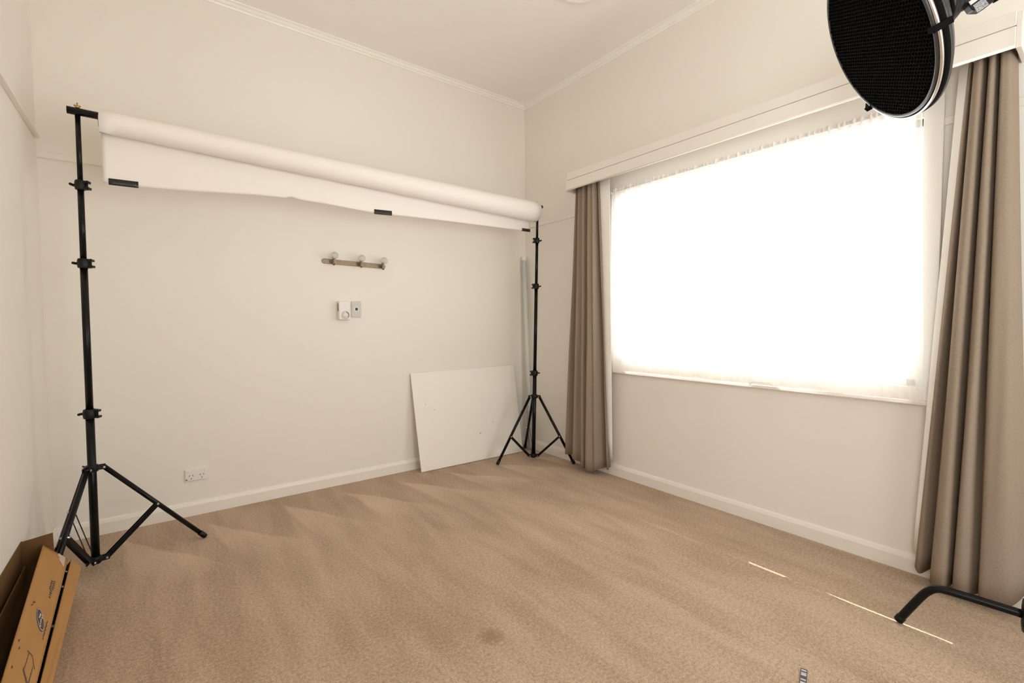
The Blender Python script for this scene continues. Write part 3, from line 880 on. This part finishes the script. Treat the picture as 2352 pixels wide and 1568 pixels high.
# flash head behind the dish
hd_ = MB().lathe([(.001, .132), (.070, .132), (.072, .150), (.072, .190), (.068, .198), (.062, .202), (.062, .430), (.054, .444), (.001, .446)], LC, A, 40)
head = hd_.build('flash_head', M['black_plastic'], lamp)
MB().lathe([(.0725, .160), (.077, .162), (.077, .180), (.0725, .182)], LC, A, 60).build('locking_ring', M['black_metal'], head)
MB().tube([LC + A * .105 + V(.085, -.01, -.085), LC + A * .135 + V(.095, -.015, -.092)], [.010, .009], 14).build('lock_button', M['black_plastic'], lamp)

# tilt bracket under the head: grip with white label and knurled end
G0, G1 = V(-.800, -3.085, 2.185), V(-.752, -3.124, 2.098)        # axis of the grip
gx = (G1 - G0).normalized()
gy = gx.cross(V(-.8, -.45, -.1)).normalized(); gz = gx.cross(gy)
if gz.dot(V(-1, -.1, 0)) < 0: gz = -gz                             # gz looks toward the room
GM = Matrix(((gx.x, gy.x, gz.x, G0.x), (gx.y, gy.y, gz.y, G0.y), (gx.z, gy.z, gz.z, G0.z), (0, 0, 0, 1)))
GL = (G1 - G0).length
gr = MB()
gr.prism([(-.02, -.030), (GL - .012, -.030), (GL + .002, -.018), (GL + .004, .012), (GL - .012, .030), (-.02, .030)], GM @ V(0, 0, -.018), gx, gy, gz * .036)
bk = gr.build('tilt_bracket', M['black_plastic'], lamp, bevel=.003)
sgn = 1 if (GM.to_3x3() @ V(0, 1, 0)).dot(V(.795, -.606, 0)) < 0 else -1   # label sits on the side toward the window drape
MB().box((.020, sgn * .006, .0182), (.078, sgn * .028, .0192), GM).build('label_plate', M['label_white'], bk)
MB().box((.082, sgn * -.004, .0182), (GL + .001, sgn * .026, .021), GM).build('knurled_grip', M['grille'], bk, bevel=.001)
MB().tube([GM @ V(GL - .030, -sgn * .036, .0), GM @ V(GL + .006, -sgn * .030, .004)], [.008, .009], 14).build('lever', M['bare_black'], bk)
MB().tube([G0 - gx * .01, LC + A * .33], .016, 16).build('yoke', M['black_metal'], lamp)

POST = V(-.468, -3.262, 0)
ls = thing('lamp_stand', tuple(POST), 'heavy black bent-leg floor stand in front of the wide drape', 'lamp stand')
MB().tube([POST + V(0, 0, .10), POST + V(0, 0, 1.20)], .0175, 24).build('pole_section', M['black_metal'], ls)
MB().tube([POST + V(0, 0, 1.20), POST + V(0, 0, 2.34)], .0145, 24).build('pole_section', M['black_metal'], ls)
clamp_collar(ls, POST + V(0, 0, 1.20), (0, 0, 1), .0175, (1, -.3, 0))
MB().lathe([(.0176, -.055), (.034, -.052), (.036, -.03), (.036, .03), (.034, .052), (.0176, .055)], POST + V(0, 0, .175), (0, 0, 1), 32).build('hub', M['black_plastic'], ls)
for k, a in enumerate((97.5, -22.5, 217.5)):
    d = V(math.cos(math.radians(a)), math.sin(math.radians(a)), 0)
    p = [POST + d * .030 + V(0, 0, .178), POST + d * .12 + V(0, 0, .180), POST + d * .215 + V(0, 0, .181), POST + d * .248 + V(0, 0, .176), POST + d * .270 + V(0, 0, .158),
         POST + d * .292 + V(0, 0, .125), POST + d * .352 + V(0, 0, .012)]
    lg = MB().tube(smoothline(p, 5), .0140, 20).build('leg', M['black_metal'], ls)
    e = POST + d * .352 + V(0, 0, .012); dr = (p[-1] - p[-2]).normalized()
    MB().lathe([(.0144, -.018), (.0158, -.016), (.0158, .003), (.012, .006), (.001, .006)], e - dr * .002, dr, 20).build('foot_cap', M['black_plastic'], lg)
# short arm from the post to the lamp yoke
arm = MB().tube([POST + V(0, 0, 2.30), LC + A * .33 + V(.0, 0, .0)], .0125, 18)
arm.lathe([(.0146, -.03), (.030, -.026), (.032, .02), (.0146, .028)], POST + V(0, 0, 2.30), (0, 0, 1), 24)
arm.build('arm', M['black_metal'], ls)

# ------------------------------------------------------------------ strap on the carpet at the lower edge
st = thing('cable_strap', (-1.11, -2.80, 0), 'short dark strap with pale blocks on the carpet at the bottom edge', 'strap')
sd = V(-1.175, -2.83, 0) - V(-1.068, -2.795, 0); sl = sd.length; sd.normalize(); sn = V(-sd.y, sd.x, 0)
S0 = V(-1.068, -2.795, .001)
SM = Matrix(((sd.x, sn.x, 0, S0.x), (sd.y, sn.y, 0, S0.y), (0, 0, 1, S0.z), (0, 0, 0, 1)))
MB().box((0, -.0095, 0), (.30, .0095, .003), SM).build('band', M['strap'], st, bevel=.001)
m = MB()
for a, b in ((.007, .014), (.021, .024), (.026, .038), (.055, .062), (.070, .083), (.092, .096), (.105, .118)):
    m.box((a, -.0075, .003), (b, .0075, .0034), SM)
m.build('printed_blocks', M['strap_light'], st)

# ------------------------------------------------------------------ daylight
w = bpy.data.worlds.new('World'); SC.world = w; w.use_nodes = True
bg = w.node_tree.nodes['Background']
bg.inputs[1].default_value = SKY
wn, wl = w.node_tree.nodes, w.node_tree.links                       # sky above, brighter fill added below the horizon to lift the ceiling
wt = wn.new('ShaderNodeTexCoord'); wsx = wn.new('ShaderNodeSeparateXYZ'); wr_ = wn.new('ShaderNodeValToRGB')
wm = wn.new('ShaderNodeMapRange'); wm.inputs[1].default_value = -1; wm.inputs[2].default_value = 1
wl.new(wt.outputs['Generated'], wsx.inputs[0]); wl.new(wsx.outputs[2], wm.inputs[0]); wl.new(wm.outputs[0], wr_.inputs[0])
e = wr_.color_ramp.elements
e[0].position = .46; e[0].color = (1.0, .99, .975, 1)
e[1].position = .54; e[1].color = (.68, .695, .71, 1)
wl.new(wr_.outputs[0], bg.inputs[0])
def portal(loc, rot, sx, sy):
    l = bpy.data.lights.new('daylight_portal', 'AREA'); l.shape = 'RECTANGLE'; l.size = sx; l.size_y = sy
    l.cycles.is_portal = True
    o = bpy.data.objects.new('daylight_portal', l); COL.objects.link(o); o.location = loc; o.rotation_euler = rot
portal((T + .01, (WY0 + WY1) / 2, (WZ0 + WZ1) / 2), (0, PI / 2, 0), WZ1 - WZ0, WY1 - WY0)
portal(((RX0 + RX1) / 2, YR - T - .01, (RZ0 + RZ1) / 2), (PI / 2, 0, 0), RX1 - RX0, RZ1 - RZ0)
portal((XL - T - .01, (LY0 + LY1) / 2, (LZ0 + LZ1) / 2), (0, -PI / 2, 0), LZ1 - LZ0, LY1 - LY0)
sl_ = bpy.data.lights.new('sun', 'SUN'); sl_.energy = SUN; sl_.angle = .006; sl_.color = (1, .93, .82)
so = bpy.data.objects.new('sun', sl_); COL.objects.link(so); so.location = (3, 2, 5)
so.rotation_euler = V(-.585, -.30, -1.0).to_track_quat('-Z', 'Y').to_euler()

# ------------------------------------------------------------------ camera
cam = bpy.data.cameras.new('camera'); cam.sensor_width = 36; cam.lens = 1082.5036 / 2352 * 36; cam.clip_start = .02
co = bpy.data.objects.new('camera', cam); COL.objects.link(co)
rt = V(.79542544, -.60603622, -.00429643); up = V(.02807401, .02976382, .99916263); fw = V(.60540087, .79488, -.04068876)
co.matrix_world = Matrix(((rt.x, up.x, -fw.x, -2.76318), (rt.y, up.y, -fw.y, -3.421012), (rt.z, up.z, -fw.z, 1.161083), (0, 0, 0, 1)))
SC.camera = co

SC.cycles.use_denoising = True
SC.cycles.max_bounces = 14; SC.cycles.diffuse_bounces = 9; SC.cycles.glossy_bounces = 4
SC.cycles.transmission_bounces = 8; SC.cycles.transparent_max_bounces = 12
SC.cycles.caustics_reflective = False; SC.cycles.caustics_refractive = False
SC.cycles.sample_clamp_indirect = 8
vs = SC.view_settings
SC.display_settings.display_device = 'sRGB'
vs.view_transform = 'Standard'; vs.look = 'None'; vs.gamma = 1; vs.exposure = EXPOSURE; vs.use_curve_mapping = False
